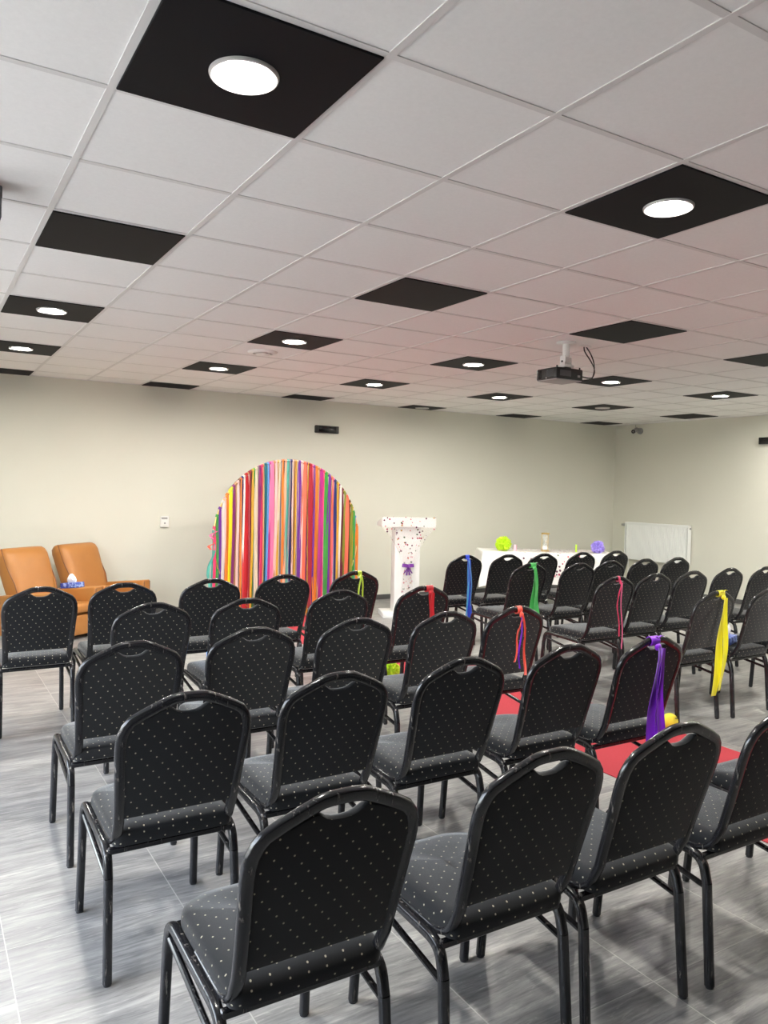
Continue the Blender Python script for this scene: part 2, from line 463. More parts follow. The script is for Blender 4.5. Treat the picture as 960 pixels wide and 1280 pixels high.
# ------------------------------------------------------------------ banquet chair (faces +y)
def zy(z): return -.243-(z-.5)*.300       # back plane
BACKPROF = []
for k in range(20):
    a = 2*PI*k/20; r1 = .0172; r2 = .0125
    s = 1
    for c0 in (PI/2, -PI/2):
        for dd in (-.42, .42):
            dlt = (a-c0-dd+PI) % (2*PI)-PI
            s -= .13*math.exp(-(dlt/.16)**2)
    ca, sa = math.cos(a), math.sin(a)
    BACKPROF.append((r1*math.copysign(abs(ca)**.8, ca)*s, r2*math.copysign(abs(sa)**.8, sa)*s))
LEGPROF = [(a*.86, b*1.2) for a, b in BACKPROF]
def back_half():
    """(half width, z) of tube centre from bottom to peak"""
    return [(.184, .475), (.186, .52), (.190, .60), (.196, .70), (.2005, .77), (.2005, .795), (.197, .822), (.187, .848), (.172, .866),
            (.14, .884), (.10, .903), (.062, .9195), (.046, .9245), (.028, .9265), (0, .927)]
def make_chair():
    t = thing('banquet_chair', '', 'chair')
    # seat cushion
    bm = bmesh.new()
    hw, y0, y1 = .198, -.236, .235
    plan = []
    def arc(cx, cy, r, a0, a1, n, ry=None):
        ry = ry or r
        for k in range(n+1):
            a = a0+(a1-a0)*k/n; plan.append((cx+r*math.cos(a), cy+ry*math.sin(a)))
    arc(-hw+.03, y0+.03, .03, PI*1.5, PI, 4); arc(-hw+.12, y1-.11, .12, PI, PI/2, 9, .11)
    arc(hw-.12, y1-.11, .12, PI/2, 0, 9, .11); arc(hw-.03, y0+.03, .03, 0, -PI/2, 4)
    cxm, cym = 0, .01
    levels = [(.93, .424), (.99, .430), (1.0, .445), (.995, .462), (.975, .474), (.93, .4825), (.80, .488), (.5, .493), (.2, .495)]
    rings = []
    for s, z in levels:
        ring = []
        for x, y in plan:
            dip = -.012*max(0, (y-.13)/.1) if z > .46 else 0
            ring.append(bm.verts.new((cxm+(x-cxm)*s, cym+(y-cym)*s, z+dip)))
        rings.append(ring)
    K = len(plan)
    for a, b in zip(rings, rings[1:]):
        for k in range(K): bm.faces.new((a[k], a[(k+1) % K], b[(k+1) % K], b[k]))
    bm.faces.new(rings[0][::-1]); bm.faces.new(rings[-1])
    box_uv(bm)
    link('seat', bm, M['cloth'], t, 50)
    # upholstered back panel
    bm = bmesh.new()
    half = [(w-.0125, z) for w, z in back_half() if .50 < z < .89]
    half = [(.1755, .532), (.1775, .56)] + [q for q in half if q[1] > .58]
    right = list(half)
    # crown top: follows the tube, then dips under the hand hole
    right += [(.132, .8725), (.098, .888), (.072, .8975), (.057, .899), (.049, .894), (.038, .886), (.022, .8805), (0, .879)]
    out = right + [(-x, z) for x, z in right[-2::-1]]
    mz = .70
    def loop(s, dy):
        return [bm.verts.new((x*s, zy(mz+(z-mz)*s)+dy*.958, mz+(z-mz)*s+dy*.287)) for x, z in out]
    L = [loop(.95, -.0105), loop(.99, -.009), loop(1, -.005), loop(1, .003), loop(.985, .009), loop(.94, .016), loop(.80, .024), loop(.5, .028)]
    K = len(out)
    for a, b in zip(L, L[1:]):
        for k in range(K): bm.faces.new((a[k], a[(k+1) % K], b[(k+1) % K], b[k]))
    bm.faces.new(L[0][::-1]); bm.faces.new(L[-1])
    box_uv(bm)
    link('backrest', bm, M['cloth'], t, 45)
    # back frame tube with its J-bends under the seat
    bh = back_half()
    def p3(w, z): return (w, zy(z), z)
    side = [(w, zy(z), z) for w, z in bh]
    low = smooth_path([(.184, .02, .428), (.184, -.20, .424), side[1]], [.075], 8)
    rightp = low + [Vector(q) for q in side[2:]]
    full = rightp + [Vector((-q.x, q.y, q.z)) for q in rightp[-2::-1]]
    bm = bmesh.new(); sweep(bm, full, BACKPROF, n0=(0, .02, -1))
    link('back_frame', bm, M['enamel'], t, 60)
    # legs, rails
    for sx in (1, -1):
        lx = lambda z: sx*(.214-.006*z/.4)
        rail = smooth_path([(sx*.209, -.217, .33), (sx*.208, -.196, .4105), (sx*.208, .195, .428), (sx*.209, .217, .34)], .055, 6)
        bm = bmesh.new(); sweep(bm, rail, LEGPROF, n0=(sx, 0, 0)); link('side_rail', bm, M['enamel'], t, 60)
        for fy in (-1, 1):
            top = .33 if fy < 0 else .34
            bm = bmesh.new(); sweep(bm, [(lx(0), fy*.243, .006), (sx*.209, fy*.217, top)], LEGPROF, n0=(sx, 0, 0))
            lg = link('leg', bm, M['enamel'], t, 60)
            bm = bmesh.new(); cyl(bm, (lx(0), fy*.2435, 0), (lx(0), fy*.2425, .012), .0128, .0132, 14)
            link('foot_glide', bm, M['black_plastic'], lg)
        bm = bmesh.new(); cyl(bm, (sx*.2085, -.220, .315), (sx*.2085, .213, .385), .0095, None, 10)
        link('stretcher', bm, M['enamel'], t)
    for y, z in ((-.195, .408), (.18, .418)):
        bm = bmesh.new(); box(bm, -.207, .207, y-.011, y+.011, z-.011, z+.009, .003, 1); link('crossbar', bm, M['enamel'], t)
    return t

ROWL = {'a': 'nearest row of the left block', 'c': 'second nearest row of the left block', 'd': 'third nearest row of the left block',
        'e': 'fourth nearest row of the left block', 'f': 'frontmost row of the left block'}
chairs = []
def C(x, y, label, rz=0): chairs.append((x, y, label, rz))
def row(xs, y_s, rowname, offset=0, extra=None):
    for k, (x, y) in enumerate(zip(xs, y_s)):
        C(x, y, 'black dotted banquet chair, %s from left in the %s' % (ORD[k+offset], rowname))
row([.302, .887, 1.38, 1.925], [-.60, -.62, -.627, -.638], ROWL['a'])
C(2.45, -.63, 'black dotted banquet chair at right end of the nearest row, cut by photo edge')
row([.247, .79, 1.34, 1.91], [.314, .335, .33, .345], ROWL['c'])
C(2.41, .31, 'black dotted banquet chair with the purple ribbon tied to its back')
row([.275, .84, 1.40, 1.94], [1.17, 1.26, 1.29, 1.28], ROWL['d'])
C(2.42, 1.27, 'black dotted banquet chair with thin orange and purple ribbons tied to its back')
row([.62, 1.15, 1.81], [2.17, 2.14, 2.25], ROWL['e'])
C(2.44, 2.23, 'black dotted banquet chair with the red ribbon tied to its back')
row([.17, .67, 1.26, 1.83], [3.06, 3.08, 3.10, 3.16], ROWL['f'])
C(2.45, 3.19, 'black dotted banquet chair with the thin lime ribbon tied to its back')
C(4.21, 4.10, 'black dotted banquet chair with the blue ribbon tied to its back')
RB = 'banquet chair to the right of the %s ribbon, same row'
def rrow(xs, ys, col, last):
    for k, (x, y) in enumerate(zip(xs, ys)):
        C(x, y, 'black dotted banquet chair, %s to the right of the chair with the %s ribbon' % (ORD[k], col))
rrow([4.69, 5.17, 5.73, 6.30], [4.03, 4.02, 4.02, 4.06], 'blue', 1)
C(4.265, 3.22, 'black dotted banquet chair with the green ribbon tied to its back')
rrow([4.745, 5.24, 5.78, 6.28], [3.09, 3.17, 3.21, 3.22], 'green', 1)
C(4.21, 2.16, 'black dotted banquet chair with the thin pink ribbon tied to its back')
rrow([4.71, 5.22, 5.80, 6.28], [2.2, 2.23, 2.28, 2.24], 'pink', 1)
C(4.19, 1.26, 'black dotted banquet chair with the yellow ribbon tied to its back')
rrow([4.74, 5.27], [1.22, 1.23], 'yellow', 1)
proto = make_chair()
CH = []
for k, (x, y, lab, rz) in enumerate(chairs):
    o = proto if k == 0 else dup(proto)
    o.location = (x, y, 0); o.rotation_euler.z = rz; o['label'] = lab; o['category'] = 'chair'; o['group'] = 'black dotted banquet chairs in rows'
    CH.append(o)

# ------------------------------------------------------------------ ribbons on the aisle chairs
def strip(bm, pts, wid, thick=.0009, mi=0, tw=None):
    """thin ribbon along pts; wid list, tw list of yaw angles of the ribbon's flat side"""
    A = []
    for i, p in enumerate(pts):
        a = tw[i] if tw else 0
        w = wid[i] if isinstance(wid, (list, tuple)) else wid
        d = Vector((math.cos(a), math.sin(a), 0))*w/2; nn = Vector((-math.sin(a), math.cos(a), 0))*thick
        p = Vector(p)
        # slight cross-wise fold so that the ribbon reads as cloth
        mid = nn*(4+6*abs(math.sin(i*1.3+a*5)))
        A.append([bm.verts.new(v) for v in (p-d-nn, p-nn+mid, p+d-nn, p+d+nn, p+nn+mid, p-d+nn)])
    for a, b in zip(A, A[1:]):
        for k in range(6): bm.faces.new((a[k], a[(k+1) % 6], b[(k+1) % 6], b[k])).material_index = mi
    bm.faces.new(A[0][::-1]).material_index = mi; bm.faces.new(A[-1]).material_index = mi

def ribbon(chair, label, tails, knot_col, knot_w=.035, xoff=0, frayed=False):
    x, y = chair.location.x+xoff, chair.location.y
    zt = .927; yt = zy(zt)
    o = thing('ribbon', label, 'ribbon', (x, y, 0), 0, 'ribbons tied to the aisle chairs')
    bm = bmesh.new()
    # wrap around the top tube
    ring = []
    for k in range(14):
        a = 2*PI*k/14
        ring.append((math.cos(a)*.0175, math.sin(a)*.0215))
    for xx in (-knot_w*.32, knot_w*.18):
        sweep(bm, [(xx, yt+a, zt-.004+b) for a, b in ring], [(-knot_w*.3, -.0015), (knot_w*.3, -.0015), (knot_w*.3, .0015), (-knot_w*.3, .0015)], n0=(0, 1, 0), closed=True)
    r = bmesh.ops.create_icosphere(bm, subdivisions=2, radius=1, matrix=Matrix.Translation((0, yt-.026, zt-.028)) @ Matrix.Diagonal((knot_w*.42, .011, .017, 1)))
    for v in r['verts']:
        v.co += Vector((random.uniform(-1, 1), random.uniform(-1, 1), random.uniform(-1, 1)))*.0015
    if frayed:
        for a in (-1, 1):
            strip(bm, [(0, yt-.024, zt+.01), (a*.018, yt-.03, zt+.024), (a*.034, yt-.034, zt+.018)], [.006, .012, .004])
    link('knot', bm, sat(knot_col), o, 50)
    for (dx, wtop, wbot, length, colr, sway, front) in tails:
        bm = bmesh.new(); pts = []; ws = []; tw = []
        n = 16; ph = random.uniform(0, 6)
        for k in range(n+1):
            u = k/n
            pts.append((dx*min(1, u*2.2)+sway*u*u+.004*math.sin(u*9+ph), yt-.032-front-.006*math.sin(u*7+ph), zt-.03-length*u))
            ws.append(wtop+(wbot-wtop)*min(1, u*1.4)*(1+.10*math.sin(u*11+ph)))
            tw.append(.35*math.sin(u*5+ph))
        strip(bm, pts, ws, tw=tw)
        link('tail', bm, sat(colr), o, 50)
    return o
def chair_with(word):
    return next(o for o in CH if word in o['label'] and 'tied' in o['label'])
ribbon(chair_with('purple ribbon tied'), 'wide purple ribbon hanging to seat level from a chair back by the red carpet',
       [(-.016, .036, .056, .62, 'violet', -.035, 0), (.014, .034, .054, .56, 'violet', -.006, .012), (-.002, .03, .036, .5, 'violet', -.004, .02)], 'violet', .05, -.022, True)
ribbon(chair_with('orange'), 'thin orange and purple ribbon strands on a chair back in the third row',
       [(-.02, .009, .010, .26, 'neon', -.03, 0), (.02, .012, .016, .34, 'neon', .005, .006), (-.022, .008, .008, .30, 'violet', .006, .01)], 'neon', .03)
ribbon(chair_with('red ribbon tied'), 'red ribbon hanging down a chair back in front of the white lectern',
       [(-.006, .03, .034, .42, 'red', -.01, 0), (.008, .028, .034, .40, 'red', -.004, .01)], 'red', .05, .03)
ribbon(chair_with('thin lime'), 'thin lime yellow ribbon loops on a chair back before the ribbon arch',
       [(-.022, .014, .014, .36, 'lime_yellow', -.006, 0), (.018, .014, .014, .34, 'lime_yellow', .004, .006)], 'lime_yellow', .03, .02)
ribbon(chair_with('blue ribbon tied'), 'dark and light blue ribbon hanging below a chair seat before the white table',
       [(.008, .042, .045, .58, 'blue', .012, .004), (-.014, .02, .024, .74, 'cyan', -.006, .01), (.03, .016, .016, .62, 'sky', .004, .012)], 'blue', .04)
ribbon(chair_with('green ribbon tied'), 'bright green ribbon hanging flat down a chair back by the white table',
       [(-.004, .03, .085, .50, 'bright_green', .012, 0), (.012, .03, .06, .47, 'bright_green', .02, .008)], 'bright_green', .055, .02, True)
ribbon(chair_with('thin pink'), 'thin pink and rose ribbon loop hanging down a chair back',
       [(-.034, .008, .010, .42, 'rose', .03, 0), (.010, .007, .009, .52, 'pink', .012, .006)], 'rose', .018)
ribbon(chair_with('yellow ribbon tied'), 'wide bright yellow ribbon hanging past the seat of a chair',
       [(-.01, .045, .055, .66, 'bright_yellow', -.075, 0), (.022, .036, .044, .63, 'bright_yellow', -.055, .012)], 'bright_yellow', .055, .02, True)

# ------------------------------------------------------------------ red carpet runner
bm = bmesh.new(); x0, x1, ya, yb = 2.86, 3.88, -1.35, 6.55
n = 60
prev = None
for k in range(n+1):
    y = ya+(yb-ya)*k/n; wv = .006*math.sin(k*.9)+.004*math.sin(k*2.3)
    r_ = [bm.verts.new((xx+wv, y, zz)) for xx, zz in ((x0, 0.0005), (x0, .005), (x1, .005), (x1, .0005))]
    if prev:
        for q in range(3): bm.faces.new((prev[q], prev[q+1], r_[q+1], r_[q]))
        bm.faces.new((prev[3], prev[0], r_[0], r_[3]))
    else: bm.faces.new(r_)
    prev = r_
bm.faces.new(prev[::-1])
tag(link('carpet_runner', bm, M['carpet'], None, 0), 'long red carpet runner along the aisle between the chair blocks', 'carpet')

# ------------------------------------------------------------------ ribbon hoop
HX, HY, HZ, HR = 3.345, 6.10, .958, .935
hoop = thing('ribbon_backdrop', 'round hoop backdrop hung with dense rainbow ribbons before the front wall', 'backdrop', (HX, HY, 0))
bm = bmesh.new(); sweep(bm, [(HR*math.cos(2*PI*k/72), 0, HZ+HR*math.sin(2*PI*k/72)) for k in range(72)], circ(.012, 10), n0=(0, 1, 0), closed=True)
link('hoop', bm, M['gold'], hoop)
for sx in (-1, 1):
    bm = bmesh.new(); box(bm, sx*.30-.03, sx*.30+.03, -.28, .28, .0055, .015, .003, 1)
    cyl(bm, (sx*.30, 0, .01), (sx*.30, 0, .075), .013)
    link('foot', bm, M['gold'], hoop)
seq = [  # (picture x, width, colour) from left to right
 (263.5, 4, 'aqua'), (266, 3, 'rose'), (269, 3.5, 'green'), (272, 3.5, 'purple'), (275.5, 3, 'white'), (277.6, 2, 'blush'), (280.2, 4.6, 'orange'), (283.4, 3.6, 'yellow'), (285.4, 2.6, 'lime'),
 (287.6, 3, 'plum'), (290, 2.6, 'tan'), (292.3, 2.6, 'blush'), (294.6, 2.4, 'brown'), (296, 2, 'orange'), (297.8, 2.2, 'navy'), (299.4, 2, 'white'), (302.4, 7, 'red'), (306, 2, 'crimson'), (308, 3, 'brown'),
 (309.8, 2.4, 'gold'), (311.3, 2.6, 'green'), (313.8, 3.6, 'cream'), (316.2, 2, 'grey'), (318, 3.4, 'plum'), (320.6, 3.4, 'rose'), (322.6, 1.6, 'tan'), (325, 6.4, 'teal'), (328.2, 2.2, 'sky'),
 (330, 2.6, 'magenta'), (333, 5.4, 'pink'), (336.4, 2, 'tan'), (338.4, 3.2, 'blush'), (340.5, 2.2, 'gold'), (342.4, 2.4, 'cream'), (344.2, 2, 'grey'), (346.4, 2.6, 'orange'), (348.2, 1.6, 'brown'), (349.8, 3, 'peach'),
 (353.2, 4.6, 'aqua'), (355.2, 2, 'grey'), (357, 3.4, 'navy'), (359.4, 1.6, 'blush'), (361.6, 4.4, 'tan'), (363.4, 2, 'gold'), (365, 2.4, 'cream'), (367.6, 4.6, 'purple'), (371, 3, 'blush'), (374.6, 5.2, 'coral'),
 (377.6, 1.6, 'plum'), (378.9, 1.6, 'gold'), (380, 1.4, 'black'), (382.4, 4.8, 'crimson'), (385.2, 2, 'pink'), (386.8, 2, 'purple'), (389.8, 6, 'orange'), (393, 1.6, 'tan'), (396.6, 6.2, 'magenta'), (399.6, 2, 'rose'),
 (403.2, 5.6, 'green'), (407.2, 4, 'purple'), (409.6, 1.8, 'tan'), (411.2, 2, 'coral'), (413, 1.8, 'pink'), (415.4, 3.4, 'navy'), (417.6, 1.8, 'olive'), (419.2, 2.6, 'gold'), (421, 1.6, 'plum'), (422.8, 2.8, 'white'),
 (425.8, 3.4, 'maroon'), (428.4, 3, 'olive'), (430, 1.6, 'grey'), (432, 4.6, 'coral'), (435.8, 3.4, 'brown'), (438.4, 3, 'olive'), (439.8, 1.6, 'gold'), (441.8, 3.6, 'green'), (443.8, 1.8, 'sky'), (446.2, 4.4, 'orange')]
def px_to_X(px):      # picture column -> distance along the hoop, measured once from the photograph
    return -.955+(px-263.0)*(1.91/186.5)
bm_done = 0
for k, (px, w, cn) in enumerate(seq):
    X = max(-.93, min(.93, px_to_X(px))); W = w*.01085*1.12
    zt = HZ+math.sqrt(max(0, HR*HR-X*X))
    ln_end = .02+random.uniform(0, .12)
    yo = (-1)**k*.004+random.uniform(-.004, .004)
    bm = bmesh.new(); pts = []; ws = []; tw = []
    ph = random.uniform(0, 6); n = 14; sw = random.uniform(-.012, .012)
    for q in range(n+1):
        u = q/n
        pts.append((X+sw*u+.003*math.sin(u*6+ph), -.016+yo-.012*u*math.sin(u*4+ph), zt-.012-(zt-.012-ln_end)*u))
        ws.append(W*(.62+.38*min(1, u*6))*(1+.06*math.sin(u*14+ph)))
        tw.append(.4*math.sin(u*4+ph)*u)
    strip(bm, pts, ws, tw=tw)
    # knot where it is tied around the hoop
    sl = math.atan2(-X, max(.05, math.sqrt(max(0, HR*HR-X*X))))
    kk = [(.0175*math.cos(2*PI*q/10), .0175*math.sin(2*PI*q/10)) for q in range(10)]
    kw = min(W*.5, .016)
    ax = Vector((math.cos(sl), 0, math.sin(sl))); up = Vector((-math.sin(sl), 0, math.cos(sl)))
    cen = Vector((X, 0, zt))
    sweep(bm, [cen+Vector((0, 1, 0))*a+up*b for a, b in kk], [(-kw, -.002), (kw, -.002), (kw, .002), (-kw, .002)], n0=(0, 1, 0), closed=True)
    link('hanging_ribbon', bm, sat(cn), hoop, 50)
# two loose curls at the left flank
for (X, z0, cn, ln) in ((-.965, 1.06, 'pink', .09), (-.985, .93, 'coral', .08), (-.99, .84, 'aqua', .45)):
    bm = bmesh.new()
    strip(bm, [(X+.06*(1-min(1, u*3))+.012*math.sin(u*8), -.03, z0-ln*u) for u in [q/10 for q in range(11)]], .035, tw=[.6*math.sin(q) for q in range(11)])
    link('loose_ribbon_end', bm, sat(cn), hoop, 50)

# ------------------------------------------------------------------ lectern with tulle and bow
LR = math.radians(-22)
LX, LY = 4.75, 5.69
lec = thing('lectern', 'white T-shaped lectern draped with confetti tulle beside the ribbon hoop', 'lectern', (LX, LY, 0), LR)
bm = bmesh.new(); box(bm, -.30, .30, -.21, .21, .001, .065, .006, 2); link('base', bm, M['white'], lec, 40)
bm = bmesh.new(); box(bm, -.158, .158, -.13, .13, .06, 1.12, .006, 2); link('column', bm, M['white'], lec, 40)
bm = bmesh.new()
prof = [(-.19, 1.115), (-.19, 1.235), (.22, 1.165), (.22, 1.115)]
vs = [[bm.verts.new((x, y, z)) for y, z in prof] for x in (-.335, .335)]
for k in range(4): bm.faces.new((vs[0][k], vs[0][(k+1) % 4], vs[1][(k+1) % 4], vs[1][k]))
bm.faces.new(vs[0][::-1]); bm.faces.new(vs[1])
bmesh.ops.bevel(bm, geom=bm.edges[:], offset=.008, segments=2, affect='EDGES')
link('reading_top', bm, M['white'], lec, 40)
tul = thing('tulle_drape', 'sheer white tulle with coloured confetti gathered on the lectern front', 'drape', (LX, LY, 0), LR)
bm = bmesh.new()
rows_t = [(1.243, .325, -.17), (1.246, .338, -.199), (1.115, .335, -.204), (.97, .245, -.19), (.85, .17, -.165), (.73, .10, -.155), (.635, .035, -.15), (.59, .045, -.152), (.5, .06, -.15), (.4, .07, -.146), (.30, .075, -.143)]
prev = None; NN = 28
for z, hw, y in rows_t:
    rr = []
    for k in range(NN+1):
        u = -1+2*k/NN
        fold = .010*math.sin(k*2.1)*(1 if z < 1.1 else .15)
        sag = -.05*u*u if z < 1.1 and z > .64 else 0
        rr.append(bm.verts.new((hw*u, y+fold-.008, z+sag*(-1))))
    if prev:
        for k in range(NN): bm.faces.new((prev[k], prev[k+1], rr[k+1], rr[k]))
    prev = rr
link('tulle_cloth', bm, M['tulle'], tul, 60)
bow = thing('bow', 'purple ribbon bow tied around the tulle on the lectern', 'bow', (LX, LY, 0), LR)
def add_bow(parent, z, y):
    bm = bmesh.new()
    r = bmesh.ops.create_icosphere(bm, subdivisions=2, radius=1, matrix=Matrix.Translation((0, y-.012, z)) @ Matrix.Diagonal((.017, .013, .017, 1)))
    link('knot', bm, sat('purple'), parent, 60)
    for sx in (-1, 1):
        bm = bmesh.new(); pts = []
        for k in range(13):
            a = 2*PI*k/12
            pts.append((sx*(.036-.036*math.cos(a)), y-.012-.014*math.sin(a), z+.012*math.sin(a*.5)+.004))
        sweep(bm, pts[:-1], [(-.001, -.021), (.001, -.021), (.001, .021), (-.001, .021)], n0=(0, 0, 1), closed=True)
        link('loop', bm, sat('purple'), parent, 60)
        for dx, ln in ((.02, .10), (.05, .075)):
            bm = bmesh.new(); strip(bm, [(sx*dx*u, y-.014-.012*u, z-.006-ln*u) for u in [q/6 for q in range(7)]], .018, tw=[.5*math.sin(q) for q in range(7)])
            link('tail', bm, sat('purple'), parent, 60)
add_bow(bow, .635, -.172)

# ------------------------------------------------------------------ table, cloth and what stands on it
TR = math.radians(-31.2)
TC = Vector((7.216, 5.837, 0)); TL, TD = 1.85, .78
ex, ey = Vector((math.cos(TR), math.sin(TR), 0)), Vector((-math.sin(TR), math.cos(TR), 0))
tab = thing('folding_table', 'long folding table under the white cloth in the right corner', 'table', TC, TR)
bm = bmesh.new(); box(bm, -TL/2+.01, TL/2-.01, -TD/2+.01, TD/2-.01, .70, .737, .008, 2); link('tabletop', bm, M['white_plastic'], tab, 40)
for sx in (-1, 1):
    for sy in (-1, 1):
        bm = bmesh.new(); cyl(bm, (sx*.72, sy*.28, 0), (sx*.70, sy*.27, .70), .014); link('leg', bm, M['grey_plastic'], tab)
bm = bmesh.new()
per = []
nx, ny = 44, 20
for k in range(nx): per.append((-TL/2+TL*k/nx, -TD/2, 0, -1))
for k in range(ny): per.append((TL/2, -TD/2+TD*k/ny, 1, 0))
for k in range(nx): per.append((TL/2-TL*k/nx, TD/2, 0, 1))
for k in range(ny): per.append((-TL/2, TD/2-TD*k/ny, -1, 0))
K = len(per)
def corner(k):   # 1 at the table corners
    d = min(abs((k-c+K/2) % K-K/2) for c in (0, nx, nx+ny, 2*nx+ny))
    return max(0, 1-d/4)
lv = [(0, .7415), (.05, .738), (.2, .70), (.45, .60), (.75, .45), (1, .31)]
rings = []
for u, z in lv:
    ring = []
    for k, (x, y, a, b) in enumerate(per):
        c = corner(k)
        fold = u*(.012+.016*math.sin(k*1.05)+.010*math.sin(k*.41+1))
        outw = .004+.012*min(1, u*8)+fold+c*u*.06
        dx, dy = a, b
        if c > 0:
            dx, dy = x/(TL/2)*(1 if c > .2 else abs(a)), y/(TD/2)*(1 if c > .2 else abs(b))
            l = math.hypot(dx, dy) or 1; dx, dy = dx/l, dy/l
        ring.append(bm.verts.new((x+dx*outw, y+dy*outw, z-(.05*c*u))))
    rings.append(ring)
for a, b in zip(rings, rings[1:]):
    for k in range(K): bm.faces.new((a[k], a[(k+1) % K], b[(k+1) % K], b[k]))
bm.faces.new(rings[0])
cloth = link('tablecloth', bm, M['tablecloth'], None, 60, TC, TR)
tag(cloth, 'white tablecloth draped over the long table in the corner', 'tablecloth')
# tulle runner over the top and down the front
bm = bmesh.new(); prev = None
for (y, z) in [(.36, .7455), (0, .7455), (-.36, .7455), (-.405, .742), (-.425, .70), (-.440, .60), (-.455, .50), (-.462, .42)]:
    rr = [bm.verts.new((-.42+1.30*k/30, y-(.008*(1+math.sin(k*1.3)) if z < .72 else 0)-(.02 if z < .6 else 0), z+(.0015*math.sin(k) if z > .74 else 0))) for k in range(31)]
    if prev:
        for k in range(30): bm.faces.new((prev[k], prev[k+1], rr[k+1], rr[k]))
    prev = rr
tag(link('table_runner', bm, M['tulle_table'], None, 60, TC, TR), 'sheer confetti tulle laid over the white tablecloth', 'table runner')
ZT = .7475
def on_table(px_along, depth): return TC+ex*px_along+ey*depth+Vector((0, 0, ZT))
def pompom(name, label, rad, m, loc, seed):
    off = Vector((seed*7.3, seed*3.1, seed*5.7)); bm = bmesh.new()
    bmesh.ops.create_icosphere(bm, subdivisions=6, radius=1)
    for v in bm.verts:
        d = v.co.normalized()
        q = d*2.3+off; q = q+noise.noise_vector(q*1.3)*.55
        ridge = 1-min(1, abs(noise.noise(q))*3.2)          # sharp paper edges along the zero lines
        fine = 1-min(1, abs(noise.noise(q*2.3+Vector((9, 2, 4))))*2.6)
        v.co = d*rad*(.50+.44*ridge**.8+.16*fine)
        v.co.z = max(v.co.z*.95+rad*.80, .001)
    o = link(name, bm, m, None, 0, loc); tag(o, label, 'paper flower', 'tissue paper pompom flowers'); return o
pompom('paper_pompom', 'lime yellow tissue paper pompom at the left end of the white table', .115, M['pom_lime'], on_table(-.62, -.14), 1)
pompom('paper_pompom', 'lilac tissue paper pompom at the right end of the white table', .098, M['pom_lilac'], on_table(.70, -.20), 2)
pompom('paper_pompom', 'lime green tissue paper pompom on the red carpet edge under the chairs', .085, M['pom_lime2'], (2.93, 3.07, .0055), 3)
# candles
def candle(label, loc, r, h, m):
    o = thing('candle', label, 'candle', loc)
    bm = bmesh.new(); lathe(bm, [(r*.96, 0), (r, .004), (r, h-.004), (r*.9, h), (.002, h-.003)], 18); link('wax', bm, m, o, 50)
    bm = bmesh.new(); cyl(bm, (0, 0, h-.004), (.002, 0, h+.014), .0016, None, 6); link('wick', bm, M['black_plastic'], o)
candle('small pink candle beside the lime pompom on the white table', on_table(-.455, -.16), .024, .085, M['wax_pink'])
candle('thin lime green candle left of the lilac pompom on the table', on_table(.415, -.12), .013, .105, M['wax_green'])
# sand timer
hg = thing('hourglass', 'gold framed glass hourglass standing on the white table', 'hourglass', on_table(-.02, -.10), .3)
hg.scale = (1.2, 1.2, 1.18)
for z in (0, .205):
    bm = bmesh.new(); lathe(bm, [(.046, 0), (.05, .003), (.05, .012), (.046, .016)], 28, (0, 0, z)); link('end_plate', bm, M['gold'], hg)
for k in range(3):
    a = 2*PI*k/3+.3
    bm = bmesh.new(); cyl(bm, (.042*math.cos(a), .042*math.sin(a), .014), (.042*math.cos(a), .042*math.sin(a), .207), .0035, None, 8); link('post', bm, M['gold'], hg)
bm = bmesh.new(); lathe(bm, [(.034, .016), (.036, .04), (.03, .075), (.006, .107), (.006, .113), (.03, .145), (.036, .18), (.034, .205)], 24); link('glass_bulb', bm, M['glass'], hg, 60)
bm = bmesh.new(); lathe(bm, [(.032, .018), (.033, .04), (.02, .062), (.002, .075)], 20); link('sand', bm, M['sand'], hg, 60)

# wound yellow ball on the floor
bm = bmesh.new()
bmesh.ops.create_uvsphere(bm, u_segments=40, v_segments=30, radius=.053)
for v in bm.verts:
    la = math.asin(max(-1, min(1, v.co.z/.053))); lo = math.atan2(v.co.y, v.co.x)
    v.co *= 1+.028*math.sin(la*26+1.5*math.sin(lo*2))
    v.co.z += .053
for k in range(2): pass
ball = link('yarn_ball', bm, M['wool'], None, 60, (3.895, 1.016, .0005)); ball.rotation_euler = (0, 0, .4)
tag(ball, 'small yellow wound ball on the floor at the right carpet edge', 'ball')
bm = bmesh.new(); box(bm, -.012, .012, -.0525, -.048, .083, .089, .001, 1)
dk = link('label_mark', bm, M['black_plastic'], ball, 0); dk.rotation_euler.z = -.35

